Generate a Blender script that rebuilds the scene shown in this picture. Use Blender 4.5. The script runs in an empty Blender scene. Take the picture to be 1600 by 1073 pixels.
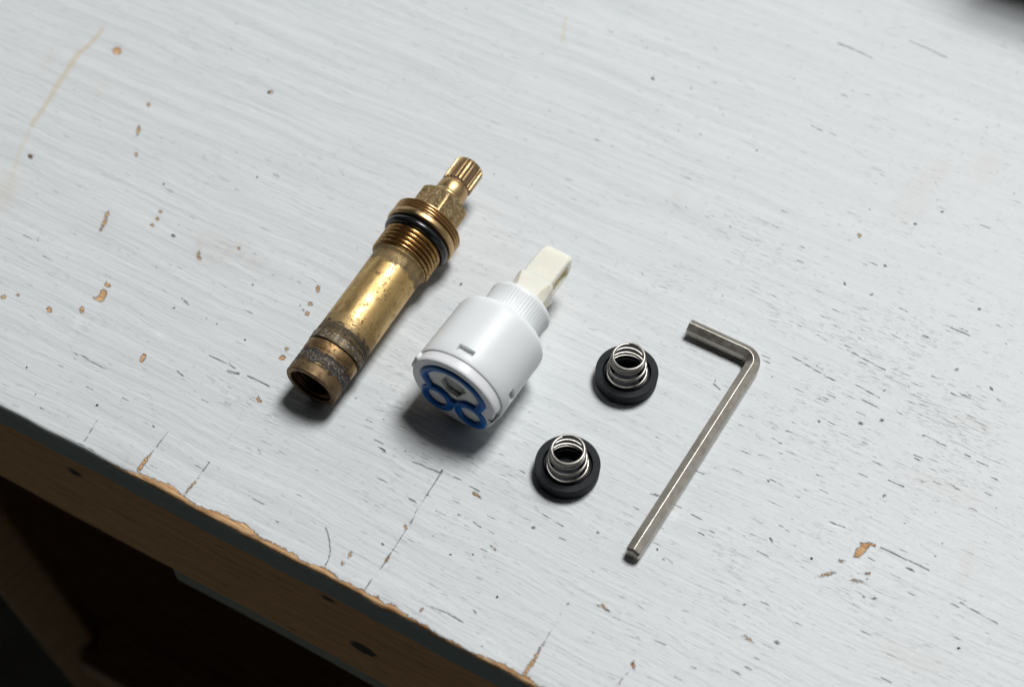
import bpy, bmesh, math, random
import numpy as np
from mathutils import Vector, Matrix, noise as mnoise

random.seed(7)
rng = np.random.default_rng(11)
S = bpy.context.scene
COL = S.collection

# ------------------------------------------------------------------ camera
CAM_D, CAM_EL, FPX = 0.42, math.radians(56), 2222.2
cam_d = bpy.data.cameras.new('camera')
cam = bpy.data.objects.new('camera', cam_d)
COL.objects.link(cam)
cam.location = (0, -CAM_D * math.cos(CAM_EL), CAM_D * math.sin(CAM_EL))
cam.rotation_euler = (math.radians(90) - CAM_EL, 0, 0)
cam_d.lens = 50
cam_d.sensor_width = 36
cam_d.clip_start = 0.01
cam_d.clip_end = 20
cam_d.dof.use_dof = True
cam_d.dof.focus_distance = 0.405
cam_d.dof.aperture_fstop = 9
S.camera = cam

# ------------------------------------------------------------------ light
W = bpy.data.worlds.new('World')
S.world = W
W.use_nodes = True
W.node_tree.nodes['Background'].inputs[0].default_value = (0.80, 0.93, 1.0, 1)
W.node_tree.nodes['Background'].inputs[1].default_value = 0.007
S.view_settings.view_transform = 'Standard'
S.view_settings.look = 'None'
S.view_settings.exposure = 0
S.view_settings.gamma = 1


def window_light(name, az, el, dist, sx, sy, watts, col):
    L = bpy.data.lights.new(name, 'AREA')
    L.shape = 'RECTANGLE'
    L.size, L.size_y = sx, sy
    L.energy = watts
    L.color = col
    o = bpy.data.objects.new(name, L)
    COL.objects.link(o)
    a, e = math.radians(az), math.radians(el)
    p = Vector((math.cos(a) * math.cos(e), math.sin(a) * math.cos(e), math.sin(e))) * dist
    o.location = p
    o.rotation_euler = (-p).to_track_quat('-Z', 'Y').to_euler()


window_light('skylight', 48, 64, 2.2, 0.66, 0.66, 49.5, (0.99, 1.0, 0.995))
window_light('right_window_light', 17, 33, 2.0, 2.6, 1.9, 5.5, (0.97, 1.0, 1.0))
window_light('back_window_light', 104, 13, 2.0, 2.2, 0.85, 5.0, (0.97, 1.0, 1.0))

# ------------------------------------------------------------------ helpers
cC = np.array([0, -CAM_D * math.cos(CAM_EL), CAM_D * math.sin(CAM_EL)])
cF = -cC / CAM_D
cR = np.array([1.0, 0, 0])
cU = np.cross(cR, cF)


def at(px, py, z=0.0):
    """point of the photograph (1600 px wide) -> place on the level z (metres)"""
    d = cF * FPX + cR * (px - 800) - cU * (py - 536.5)
    return cC + d * ((z - cC[2]) / d[2])


def empty(name, loc, rot=None):
    o = bpy.data.objects.new(name, None)
    COL.objects.link(o)
    o.empty_display_size = 0.01
    if rot is not None:
        o.matrix_world = Matrix.Translation(Vector(loc)) @ rot.to_4x4()
    else:
        o.location = loc
    return o


def tag(o, label=None, cat=None, group=None, kind=None):
    for k, v in (('label', label), ('category', cat), ('group', group), ('kind', kind)):
        if v:
            o[k] = v
    return o


def link(name, me, mat, parent=None, smooth=35):
    o = bpy.data.objects.new(name, me)
    COL.objects.link(o)
    if mat is not None:
        me.materials.clear()
        me.materials.append(mat)
    if smooth is not None:
        me.polygons.foreach_set('use_smooth', np.ones(len(me.polygons), dtype=bool))
        me.set_sharp_from_angle(angle=math.radians(smooth))
    if parent:
        o.parent = parent
    return o


def mesh(verts, faces):
    me = bpy.data.meshes.new('m')
    me.from_pydata([tuple(v) for v in verts], [], faces)
    me.update()
    return me


def grid_rev(rows, n, cap0=False, cap1=False, close=False):
    """rows: list of functions or numbers (z, r) or (z, array r[n]) -> surface round the z axis (mm)"""
    th = np.arange(n) * 2 * math.pi / n
    V, Fc = [], []
    for z, r in rows:
        r = np.broadcast_to(r, (n,))
        z = np.broadcast_to(z, (n,))
        for k in range(n):
            V.append((r[k] * math.cos(th[k]) / 1000, r[k] * math.sin(th[k]) / 1000, z[k] / 1000))
    m = len(rows)
    for i in range(m if close else m - 1):
        i2 = (i + 1) % m
        for k in range(n):
            k2 = (k + 1) % n
            Fc.append((i * n + k, i * n + k2, i2 * n + k2, i2 * n + k))
    if cap0:
        Fc.append(tuple(range(n - 1, -1, -1)))
    if cap1:
        Fc.append(tuple((m - 1) * n + k for k in range(n)))
    me = mesh(V, Fc)
    bm = bmesh.new()
    bm.from_mesh(me)
    bmesh.ops.recalc_face_normals(bm, faces=bm.faces)
    bm.to_mesh(me)
    bm.free()
    return me


def box_bm(bm, c, s, bev=0.0, M=None):
    r = bmesh.ops.create_cube(bm, size=1)
    vs = r['verts']
    bmesh.ops.scale(bm, vec=Vector(s), verts=vs)
    bmesh.ops.translate(bm, vec=Vector(c), verts=vs)
    if bev:
        es = list({e for v in vs for e in v.link_edges})
        g = bmesh.ops.bevel(bm, geom=es, offset=bev, segments=3, affect='EDGES', profile=0.5)
        vs = list({v for f in g['faces'] for v in f.verts} | {v for v in vs if v.is_valid})
    if M is not None:
        bmesh.ops.transform(bm, matrix=M, verts=vs)
    return vs


def bm_mesh(bm):
    me = bpy.data.meshes.new('m')
    bmesh.ops.recalc_face_normals(bm, faces=bm.faces)
    bm.to_mesh(me)
    bm.free()
    return me


def cut(me, cutter):
    """boolean difference of two meshes"""
    a = bpy.data.objects.new('a', me)
    b = bpy.data.objects.new('b', cutter)
    COL.objects.link(a)
    COL.objects.link(b)
    md = a.modifiers.new('b', 'BOOLEAN')
    md.object = b
    md.operation = 'DIFFERENCE'
    md.solver = 'EXACT'
    dg = bpy.context.evaluated_depsgraph_get()
    out = bpy.data.meshes.new_from_object(a.evaluated_get(dg))
    bpy.data.objects.remove(a)
    bpy.data.objects.remove(b)
    return out


def tube(pts, r, n=12, closed=False):
    """round tube along a list of points (mm)"""
    P = [Vector(p) for p in pts]
    m = len(P)
    V, Fc = [], []
    T = []
    for i in range(m):
        if closed:
            t = P[(i + 1) % m] - P[i - 1]
        else:
            t = P[min(i + 1, m - 1)] - P[max(i - 1, 0)]
        T.append(t.normalized())
    up = Vector((0, 0, 1)) if abs(T[0].z) < 0.9 else Vector((1, 0, 0))
    nrm = (up - up.dot(T[0]) * T[0]).normalized()
    for i in range(m):
        nrm = (nrm - nrm.dot(T[i]) * T[i]).normalized()
        b = T[i].cross(nrm)
        rr = r[i] if hasattr(r, '__len__') else r
        for k in range(n):
            a = 2 * math.pi * k / n
            V.append((P[i] + (nrm * math.cos(a) + b * math.sin(a)) * rr) / 1000)
    for i in range(m if closed else m - 1):
        i2 = (i + 1) % m
        for k in range(n):
            k2 = (k + 1) % n
            Fc.append((i * n + k, i * n + k2, i2 * n + k2, i2 * n + k))
    if not closed:
        Fc.append(tuple(range(n - 1, -1, -1)))
        Fc.append(tuple((m - 1) * n + k for k in range(n)))
    return mesh(V, Fc)


def flat_curve(loops, z0, z1):
    """solid plate (mm) from outlines; inner outlines are holes"""
    cu = bpy.data.curves.new('c', 'CURVE')
    cu.dimensions = '2D'
    cu.fill_mode = 'BOTH'
    cu.extrude = abs(z1 - z0) / 2000
    for lp in loops:
        sp = cu.splines.new('POLY')
        sp.points.add(len(lp) - 1)
        for i, (x, y) in enumerate(lp):
            sp.points[i].co = (x / 1000, y / 1000, 0, 1)
        sp.use_cyclic_u = True
    o = bpy.data.objects.new('c', cu)
    COL.objects.link(o)
    dg = bpy.context.evaluated_depsgraph_get()
    me = bpy.data.meshes.new_from_object(o.evaluated_get(dg))
    bpy.data.objects.remove(o)
    me.transform(Matrix.Translation((0, 0, (z0 + z1) / 2000)))
    bm = bmesh.new()
    bm.from_mesh(me)
    bmesh.ops.remove_doubles(bm, verts=bm.verts, dist=1e-6)
    bmesh.ops.recalc_face_normals(bm, faces=bm.faces)
    bm.to_mesh(me)
    bm.free()
    return me


# ------------------------------------------------------------------ node helper
class NT:
    def __init__(self, name):
        self.m = bpy.data.materials.new(name)
        self.m.use_nodes = True
        self.t = self.m.node_tree
        self.b = self.t.nodes['Principled BSDF']

    def _in(self, sock, v):
        if isinstance(v, bpy.types.NodeSocket):
            self.t.links.new(v, sock)
        elif v is not None:
            if sock.type == 'RGBA' and len(v) == 3:
                v = (*v, 1)
            sock.default_value = v

    def coords(self, scale=1000.0):
        c = self.t.nodes.new('ShaderNodeTexCoord').outputs['Object']
        return self.vec('SCALE', c, scale=scale)

    def vec(self, op, a, b=None, scale=None):
        n = self.t.nodes.new('ShaderNodeVectorMath')
        n.operation = op
        self._in(n.inputs[0], a)
        if b is not None:
            self._in(n.inputs[1], b)
        if scale is not None:
            n.inputs['Scale'].default_value = scale
        return n.outputs[0]

    def sep(self, v):
        n = self.t.nodes.new('ShaderNodeSeparateXYZ')
        self._in(n.inputs[0], v)
        return n.outputs

    def comb(self, x, y, z):
        n = self.t.nodes.new('ShaderNodeCombineXYZ')
        for i, v in enumerate((x, y, z)):
            self._in(n.inputs[i], v)
        return n.outputs[0]

    def math(self, op, a, b=None, c=None, clamp=False):
        n = self.t.nodes.new('ShaderNodeMath')
        n.operation = op
        n.use_clamp = clamp
        for i, v in enumerate((a, b, c)):
            if v is not None:
                self._in(n.inputs[i], v)
        return n.outputs[0]

    def noise(self, vec, scale=1.0, detail=3.0, rough=0.55, dist=0.0):
        n = self.t.nodes.new('ShaderNodeTexNoise')
        self._in(n.inputs['Vector'], vec)
        n.inputs['Scale'].default_value = scale
        n.inputs['Detail'].default_value = detail
        n.inputs['Roughness'].default_value = rough
        n.inputs['Distortion'].default_value = dist
        return n.outputs[0]

    def ramp(self, v, lo, hi, a=0.0, b=1.0):
        n = self.t.nodes.new('ShaderNodeMapRange')
        n.interpolation_type = 'SMOOTHSTEP'
        self._in(n.inputs[0], v)
        self._in(n.inputs[1], lo)
        self._in(n.inputs[2], hi)
        self._in(n.inputs[3], a)
        self._in(n.inputs[4], b)
        return n.outputs[0]

    def mix(self, f, a, b, mode='MIX'):
        n = self.t.nodes.new('ShaderNodeMix')
        n.data_type = 'RGBA'
        n.blend_type = mode
        self._in(n.inputs[0], f)
        self._in(n.inputs[6], a)
        self._in(n.inputs[7], b)
        return n.outputs[2]

    def attr(self, name):
        n = self.t.nodes.new('ShaderNodeAttribute')
        n.attribute_name = name
        return n.outputs['Fac']

    def bump(self, h, dist, strength=1.0, normal=None):
        n = self.t.nodes.new('ShaderNodeBump')
        n.inputs['Distance'].default_value = dist
        n.inputs['Strength'].default_value = strength
        self._in(n.inputs['Height'], h)
        if normal is not None:
            self._in(n.inputs['Normal'], normal)
        return n.outputs[0]

    def out(self, **kw):
        names = dict(color='Base Color', rough='Roughness', metal='Metallic', normal='Normal',
                     spec='Specular IOR Level', sss='Subsurface Weight', sssr='Subsurface Radius',
                     ssss='Subsurface Scale', coat='Coat Weight', coatr='Coat Roughness', aniso='Anisotropic')
        for k, v in kw.items():
            self._in(self.b.inputs[names[k]], v)
        return self.m


# ------------------------------------------------------------------ materials
def mat_table():
    n = NT('painted_plywood')
    co = n.coords()
    u, v, z = n.sep(co)
    vz = n.math('SUBTRACT', v, z)
    low = n.noise(n.comb(n.math('MULTIPLY', u, 0.022), n.math('MULTIPLY', vz, 0.03), 0.0), 1, 2, 0.5)
    warp = n.math('MULTIPLY', n.math('SUBTRACT', low, 0.5), 5.0)
    mid = n.noise(n.comb(n.math('MULTIPLY', u, 0.12), n.math('MULTIPLY', vz, 0.2), 3.0), 1, 2, 0.5)
    vw = n.math('ADD', n.math('ADD', vz, warp), n.math('MULTIPLY', n.math('SUBTRACT', mid, 0.5), 0.8))

    def gr(su, sv, seed, detail=3, rough=0.6):
        return n.noise(n.comb(n.math('MULTIPLY', u, su), n.math('MULTIPLY', vw, sv), seed), 1, detail, rough)

    patch = n.noise(n.comb(n.math('MULTIPLY', u, 0.025), n.math('MULTIPLY', vw, 0.045), 5.0), 1, 3, 0.6)
    patchr = n.math('MULTIPLY', n.ramp(patch, 0.30, 0.64, 0.25, 1.0), n.attr('dens'))
    g1 = gr(0.12, 2.6, 1.0, 4, 0.58)
    g2 = gr(0.24, 4.8, 9.0, 3, 0.55)
    fv = n.ramp(gr(0.06, 0.5, 55.0, 3, 0.6), 0.35, 0.62, 0.35, 1.0)
    g3 = gr(0.05, 0.75, 15.0, 4, 0.6)
    brush = gr(0.018, 0.30, 21.0, 5, 0.62)
    t1 = n.math('SUBTRACT', 0.70, n.math('MULTIPLY', patchr, 0.13))
    f1 = n.ramp(g1, t1, n.math('ADD', t1, 0.10))
    t2 = n.math('SUBTRACT', 0.70, n.math('MULTIPLY', patchr, 0.15))
    f2 = n.ramp(g2, t2, n.math('ADD', t2, 0.10))
    f3 = n.ramp(g3, 0.60, 0.78)
    # chips etc. come as distance fields (mm) stored on the sheet
    e1 = n.noise(n.comb(n.math('MULTIPLY', u, 0.85), n.math('MULTIPLY', vw, 3.6), 2.0), 1, 5, 0.72)
    en = n.math('MULTIPLY', n.math('SUBTRACT', e1, 0.5), 2.6)
    chip = n.math('ADD', n.math('ADD', n.attr('chip'), 0.07), en)
    fle = n.noise(n.comb(n.math('MULTIPLY', u, 1.6), n.math('MULTIPLY', vw, 5.0), 7.0), 1, 3, 0.7)
    cm = n.math('MULTIPLY', n.ramp(chip, 0.08, -0.12), n.ramp(n.math('SUBTRACT', fle, n.math('MULTIPLY', chip, 0.25)), 0.30, 0.42))
    rim = n.math('MULTIPLY', n.ramp(chip, 0.28, 0.05), n.ramp(e1, 0.38, 0.62))
    crack = n.math('ADD', n.attr('crack'), n.math('MULTIPLY', n.math('SUBTRACT', e1, 0.5), 0.55))
    km = n.ramp(crack, 0.16, -0.04)
    speck = n.math('ADD', n.attr('speck'), n.math('MULTIPLY', n.math('SUBTRACT', e1, 0.5), 1.5))
    sm = n.ramp(speck, 0.10, -0.12)
    stain = n.math('MULTIPLY', n.attr('stain'), n.ramp(e1, 0.15, 0.52))
    pink = n.math('MULTIPLY', n.attr('pink'), n.ramp(g1, 0.3, 0.7))
    scuff_glint = n.math('MULTIPLY', n.attr('scuff_glint'), n.ramp(e1, 0.42, 0.6))
    # colour
    c = n.mix(n.ramp(brush, 0.34, 0.66), (0.602, 0.624, 0.631), (0.674, 0.694, 0.702))
    big = n.noise(n.comb(n.math('MULTIPLY', u, 0.010), n.math('MULTIPLY', vz, 0.014), 31.0), 1, 3, 0.6)
    c = n.mix(n.ramp(big, 0.42, 0.66, 0.0, 0.35), c, (0.66, 0.655, 0.665))
    c = n.mix(n.math('MULTIPLY', f3, 0.22), c, (0.40, 0.42, 0.44))
    c = n.mix(n.math('MULTIPLY', n.math('MULTIPLY', f1, fv), 0.50), c, (0.22, 0.23, 0.235))
    c = n.mix(n.math('MULTIPLY', n.math('MULTIPLY', f2, fv), 0.44), c, (0.25, 0.255, 0.26))
    c = n.mix(n.math('MULTIPLY', pink, 0.50), c, (0.50, 0.40, 0.34))
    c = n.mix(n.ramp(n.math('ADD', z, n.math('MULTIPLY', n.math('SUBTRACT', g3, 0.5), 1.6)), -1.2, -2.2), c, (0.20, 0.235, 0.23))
    c = n.mix(n.math('MULTIPLY', stain, 0.62), c, (0.56, 0.42, 0.22))
    c = n.mix(scuff_glint, c, (0.83, 0.83, 0.83))
    c = n.mix(n.math('MULTIPLY', n.math('MULTIPLY', km, fv), 0.85), c, (0.085, 0.075, 0.07))
    wg = gr(0.10, 2.2, 40.0, 4, 0.65)
    wood = n.mix(n.ramp(wg, 0.32, 0.68), (0.36, 0.17, 0.065), (0.82, 0.54, 0.28))
    c = n.mix(n.math('MULTIPLY', rim, 0.18), c, (0.22, 0.17, 0.16))
    c = n.mix(cm, c, wood)
    c = n.mix(n.math('MULTIPLY', sm, 0.8), c, (0.07, 0.062, 0.06))
    # relief
    h = n.math('MULTIPLY', brush, 0.9)
    h = n.math('ADD', h, n.math('MULTIPLY', g3, 0.45))
    h = n.math('SUBTRACT', h, n.math('MULTIPLY', f1, 0.55))
    h = n.math('SUBTRACT', h, n.math('MULTIPLY', f2, 0.30))
    h = n.math('ADD', h, n.math('MULTIPLY', g1, 0.25))
    h = n.math('SUBTRACT', h, n.math('MULTIPLY', cm, 1.1))
    h = n.math('SUBTRACT', h, n.math('MULTIPLY', km, 0.9))
    h = n.math('ADD', h, n.math('MULTIPLY', sm, 0.5))
    nrm = n.bump(h, 0.00042, 1.0)
    r = n.math('ADD', n.ramp(brush, 0.3, 0.7, 0.44, 0.56), n.math('MULTIPLY', cm, 0.25))
    return n.out(color=c, rough=r, normal=nrm, spec=0.42)


def mat_wood(name, ca, cb, paint=None):
    n = NT(name)
    co = n.coords()
    u, v, z = n.sep(co)
    vz = n.math('SUBTRACT', v, z)
    w = n.noise(n.comb(n.math('MULTIPLY', u, 0.02), n.math('MULTIPLY', vz, 0.08), 0.0), 1, 2, 0.5)
    vw = n.math('ADD', vz, n.math('MULTIPLY', w, 9.0))
    g = n.noise(n.comb(n.math('MULTIPLY', u, 0.03), n.math('MULTIPLY', vw, 0.7), 2.0), 1, 5, 0.65)
    f = n.noise(n.comb(n.math('MULTIPLY', u, 0.12), n.math('MULTIPLY', vw, 3.0), 4.0), 1, 3, 0.6)
    c = n.mix(n.ramp(g, 0.3, 0.7), ca, cb)
    c = n.mix(n.ramp(f, 0.56, 0.72, 0, 0.6), c, tuple(x * 0.25 for x in ca))
    if paint:
        p = n.math('ADD', z, n.math('MULTIPLY', n.math('SUBTRACT', g, 0.5), 9.0))
        c = n.mix(n.ramp(p, -17.0, -13.0), c, paint)
    kn = n.attr('knot')
    c = n.mix(n.ramp(n.math('ADD', kn, n.math('MULTIPLY', n.math('SUBTRACT', f, 0.5), 5.0)), 0.4, -0.6), c, (0.012, 0.008, 0.006))
    return n.out(color=c, rough=0.65, normal=n.bump(n.math('ADD', g, n.math('MULTIPLY', f, -0.6)), 0.0003, 1.0), spec=0.3)


def mat_plain(name, col, rough, metal=0.0, nscale=0.8, namp=0.08, bump=0.00002, bscale=3.0, **kw):
    n = NT(name)
    co = n.coords()
    a = n.noise(co, nscale, 4, 0.6)
    b = n.noise(co, bscale, 4, 0.65)
    c = n.mix(n.ramp(a, 0.3, 0.7), tuple(x * (1 - namp) for x in col), tuple(min(1, x * (1 + namp)) for x in col))
    r = n.ramp(b, 0.3, 0.7, rough * 0.88, min(1, rough * 1.12))
    return n.out(color=c, rough=r, metal=metal, normal=n.bump(b, bump, 1.0), **kw)


BR = dict(gold=(0.62, 0.435, 0.19), warm=(0.40, 0.265, 0.13), brown=(0.13, 0.078, 0.036), black=(0.020, 0.020, 0.019))


def mat_brass(name, a, b, rough, tarnish=0.5, pits=0.6, bands=(), fine=0.0, lime=None, groove=None):
    """a,b: two metal colours; bands: (z0, z1, strength) of dark grime along the axis (mm)"""
    n = NT(name)
    co = n.coords()
    x, y, z = n.sep(co)
    stretch = n.comb(n.math('MULTIPLY', x, 0.5), n.math('MULTIPLY', y, 0.5), n.math('MULTIPLY', z, 0.16))
    big = n.noise(stretch, 0.9, 4, 0.62)
    med = n.noise(co, 0.55, 5, 0.68)
    sml = n.noise(co, 1.5, 4, 0.7)
    ring = n.noise(n.comb(n.math('MULTIPLY', x, 0.05), n.math('MULTIPLY', y, 0.05), n.math('MULTIPLY', z, 3.0)), 1, 3, 0.6)
    c = n.mix(n.ramp(big, 0.35, 0.65), a, b)
    tm = n.ramp(med, 0.66 - 0.22 * tarnish, 0.80 - 0.16 * tarnish)
    c = n.mix(n.math('MULTIPLY', tm, 0.70), c, BR['brown'])
    pm = n.math('MULTIPLY', n.ramp(sml, 0.70 - 0.07 * pits, 0.76 - 0.06 * pits), n.ramp(med, 0.44, 0.56))
    c = n.mix(n.math('MULTIPLY', pm, 0.85), c, (0.035, 0.022, 0.012))
    dirt = n.math('MULTIPLY', pm, 0.8)
    wob = n.math('MULTIPLY', n.math('SUBTRACT', med, 0.5), 7.0)
    zz = n.math('ADD', z, wob)
    band = None
    for z0, z1, s in bands:
        k = n.math('MULTIPLY', n.ramp(zz, z0 - 0.5, z0 + 0.4), n.ramp(zz, z1 + 0.6, z1 - 0.5))
        k = n.math('MULTIPLY', k, n.ramp(n.math('ADD', ring, n.math('MULTIPLY', sml, 0.5)), 0.55, 0.80, s * 0.55, s))
        band = k if band is None else n.math('MAXIMUM', band, k)
    if band is not None:
        c = n.mix(band, c, BR['black'])
        dirt = n.math('MAXIMUM', dirt, band)
    if lime:
        k = n.math('MULTIPLY', n.ramp(zz, lime[0] - 0.4, lime[0] + 0.4), n.ramp(zz, lime[1] + 0.4, lime[1] - 0.4))
        k = n.math('MULTIPLY', k, n.ramp(sml, 0.50, 0.60))
        c = n.mix(n.math('MULTIPLY', n.math('MULTIPLY', k, lime[2]), n.ramp(ring, 0.30, 0.55)), c, (0.45, 0.45, 0.43))
        dirt = n.math('MAXIMUM', dirt, n.math('MULTIPLY', k, 0.8))
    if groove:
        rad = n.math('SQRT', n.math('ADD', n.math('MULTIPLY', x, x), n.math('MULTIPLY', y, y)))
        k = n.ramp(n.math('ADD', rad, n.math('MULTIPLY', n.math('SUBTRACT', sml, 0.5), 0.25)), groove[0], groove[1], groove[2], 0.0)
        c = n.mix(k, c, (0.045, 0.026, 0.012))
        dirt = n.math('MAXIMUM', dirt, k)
    metal = n.math('SUBTRACT', 1.0, n.math('MULTIPLY', dirt, 0.75))
    r = n.math('ADD', n.ramp(big, 0.3, 0.7, rough * 0.85, rough * 1.25), n.math('MULTIPLY', n.math('MAXIMUM', dirt, n.math('MULTIPLY', tm, 0.5)), 0.3), clamp=True)
    h = n.math('SUBTRACT', n.math('MULTIPLY', ring, 0.35 + fine), n.math('ADD', pm, n.math('MULTIPLY', sml, 0.25)))
    return n.out(color=c, rough=r, metal=metal, normal=n.bump(h, 0.00006, 1.0))


M = {}
M['table'] = mat_table()
M['apron'] = mat_wood('apron_wood', (0.52, 0.255, 0.095), (0.70, 0.385, 0.165), (0.20, 0.235, 0.23))
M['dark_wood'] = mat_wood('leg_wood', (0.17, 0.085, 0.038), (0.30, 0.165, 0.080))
M['rail'] = mat_plain('grey_rail_paint', (0.20, 0.205, 0.175), 0.6)
M['floor'] = mat_plain('bounce_floor', (0.45, 0.48, 0.45), 0.8, nscale=0.01)  # pale colour, raised so the floor bounces light onto the bench front
M['box'] = mat_plain('dark_box_plastic', (0.02, 0.028, 0.027), 0.55)
M['barrel'] = mat_brass('brass_barrel', BR['gold'], (0.54, 0.355, 0.15), 0.43, 0.6, 1.7, ((14.2, 18.3, 0.95), (18.0, 21.5, 0.4), (42.8, 47.8, 0.65)))
M['end'] = mat_brass('brass_end', BR['warm'], (0.29, 0.18, 0.085), 0.42, 1.0, 1.5, ((-1.5, 3.4, 0.42), (3.6, 8.3, 0.97)), 0.3, (4.6, 7.0, 0.55))
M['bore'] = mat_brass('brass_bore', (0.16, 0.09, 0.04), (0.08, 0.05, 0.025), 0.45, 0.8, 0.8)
M['collar'] = mat_brass('tarnished_collar', (0.30, 0.21, 0.10), (0.17, 0.13, 0.075), 0.42, 0.9, 0.7, ((11.0, 15.0, 0.55),), 0.2, (12.2, 14.4, 0.7))
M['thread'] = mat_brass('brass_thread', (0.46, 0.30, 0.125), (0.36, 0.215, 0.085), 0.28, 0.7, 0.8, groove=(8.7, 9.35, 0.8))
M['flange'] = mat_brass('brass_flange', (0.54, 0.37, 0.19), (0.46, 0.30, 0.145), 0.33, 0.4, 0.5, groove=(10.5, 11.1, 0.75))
M['hex'] = mat_brass('brass_hex', (0.53, 0.38, 0.19), (0.42, 0.29, 0.14), 0.36, 0.75, 1.0, (), 0.0, (66.0, 75.0, 0.12))
M['spindle'] = mat_brass('brass_spindle', (0.55, 0.385, 0.20), (0.47, 0.32, 0.155), 0.36, 0.35, 0.5, (), 0.3)
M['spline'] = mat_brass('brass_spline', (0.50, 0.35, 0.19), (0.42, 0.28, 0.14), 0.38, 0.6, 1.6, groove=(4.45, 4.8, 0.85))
M['rubber'] = mat_plain('black_rubber', (0.0045, 0.0068, 0.0090), 0.50, nscale=0.5, namp=0.35, bump=0.00003, bscale=2.0, spec=0.16)
M['oring'] = mat_plain('o_ring_rubber', (0.008, 0.008, 0.009), 0.24, spec=0.5)
M['white'] = mat_plain('white_plastic', (0.80, 0.82, 0.825), 0.42, nscale=0.08, namp=0.015, bump=0.000008, sss=0.6, sssr=(1.0, 0.96, 0.92), ssss=0.003, spec=0.45)
M['lilac'] = mat_plain('cool_white_plastic', (0.86, 0.865, 0.89), 0.38, nscale=0.08, namp=0.015, bump=0.000008, sss=0.4, sssr=(1.0, 0.97, 1.0), ssss=0.0015, spec=0.45)
M['cream'] = mat_plain('cream_plastic', (0.82, 0.795, 0.70), 0.40, nscale=0.1, namp=0.03, bump=0.000008, sss=0.7, sssr=(1.0, 0.78, 0.42), ssss=0.003, spec=0.45)
M['ceramic'] = mat_plain('ceramic_disc', (0.84, 0.83, 0.79), 0.35, namp=0.03)
M['blue'] = mat_plain('blue_rubber', (0.001, 0.125, 0.45), 0.34, namp=0.1, spec=0.3)
M['pit'] = mat_plain('grey_inner_plastic', (0.46, 0.47, 0.44), 0.5)
M['steel'] = mat_plain('spring_steel', (0.38, 0.36, 0.33), 0.36, 1.0, namp=0.06, bump=0.00001)


def mat_key():
    n = NT('nickel_steel')
    co = n.coords()
    x, y, z = n.sep(co)
    a = n.noise(co, 0.18, 5, 0.65)
    b = n.noise(co, 3.0, 4, 0.7)
    s = n.noise(co, 0.6, 4, 0.65)
    c = n.mix(n.ramp(a, 0.32, 0.68), (0.42, 0.385, 0.34), (0.53, 0.49, 0.435))
    pit = n.ramp(b, 0.67, 0.73)
    c = n.mix(n.math('MULTIPLY', pit, 0.6), c, (0.10, 0.085, 0.07))
    r = n.ramp(s, 0.3, 0.7, 0.36, 0.46)
    h = n.math('SUBTRACT', n.math('MULTIPLY', s, 0.06), pit)
    return n.out(color=c, rough=r, metal=1.0, normal=n.bump(h, 0.00002, 1.0))


M['key'] = mat_key()

# ------------------------------------------------------------------ workbench
EA = at(0, 633)
EB = at(825, 1066)
EU = (EB - EA) / np.linalg.norm(EB - EA)          # along the front edge = along the grain
EV = np.array([-EU[1], EU[0], 0])                 # into the bench
ANG = math.atan2(EU[1], EU[0])
bench = empty('workbench', (0, 0, 0))
bench.rotation_euler = (0, 0, ANG)
tag(bench, 'pale grey painted wooden workbench with worn front edge and grain showing through the paint', 'workbench')


def uv(px, py):
    p = at(px, py)
    return np.array([p @ EU, p @ EV]) * 1000


VE = (EA @ EV) * 1000                              # front edge, mm
STEP = 0.5
us = np.concatenate([np.linspace(-700, -262, 12), np.arange(-255, 200, STEP), np.linspace(206, 600, 12)])
v_top = np.concatenate([np.arange(VE + 1.4, 236, STEP), np.linspace(240, 420, 8)])[::-1]
prof = [(v, 0.0, v) for v in v_top]
for k in range(1, 8):                              # rounded worn edge, then the front face
    a = math.pi / 2 * k / 7
    prof.append((VE + 1.0 - 1.0 * math.sin(a), -1.0 + 1.0 * math.cos(a), VE + 1.0 - 1.0 * a))
s0 = prof[-1][2]
for zz in np.arange(-1.5, -13.05, -0.5):
    prof.append((VE, zz, s0 + (zz + 1.0)))
prof += [(VE + 0.02, -13.4, s0 - 12), (VE + 60, -13.4, s0 - 70)]
pv = np.array([p[0] for p in prof])
pz = np.array([p[1] for p in prof])
ps = np.array([p[2] for p in prof])
nu, nv = len(us), len(prof)


def wob(x, f, seed):
    k = np.random.default_rng(seed)
    o = np.zeros_like(x)
    for i in range(1, 6):
        o += np.sin(x * f * i * k.uniform(0.7, 1.3) + k.uniform(0, 6.28)) / i
    return o


UU = np.broadcast_to(us[:, None], (nu, nv))
VV = np.broadcast_to(pv[None, :], (nu, nv)).copy()
ZZ = np.broadcast_to(pz[None, :], (nu, nv)).copy()
near = np.clip(1 - (ps - VE) / 9.0, 0, 1)
VV = VV + wob(us, 0.10, 3)[:, None] * 0.15 * near[None, :] * (np.abs(us) < 300)[:, None]
ZZ = ZZ - (np.clip(1 - (ps - VE) / 6.0, 0, 1) ** 2)[None, :] * np.clip(wob(us, 0.16, 8), 0, 9)[:, None] * 0.25 * (ps > s0)[None, :]
SS = np.broadcast_to(ps[None, :], (nu, nv))

A = {k: np.full((nu, nv), 4.0) for k in ('chip', 'crack', 'speck')}
A.update({k: np.zeros((nu, nv)) for k in ('stain', 'pink', 'scuff_glint')})
A['dens'] = np.full((nu, nv), 0.34)


def win(c, r):
    iu = np.where(np.abs(us - c[0]) < r)[0]
    iv = np.where(np.abs(ps - c[1]) < r)[0]
    if len(iu) == 0 or len(iv) == 0:
        return None
    return np.s_[iu[0]:iu[-1] + 1, iv[0]:iv[-1] + 1]


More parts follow.
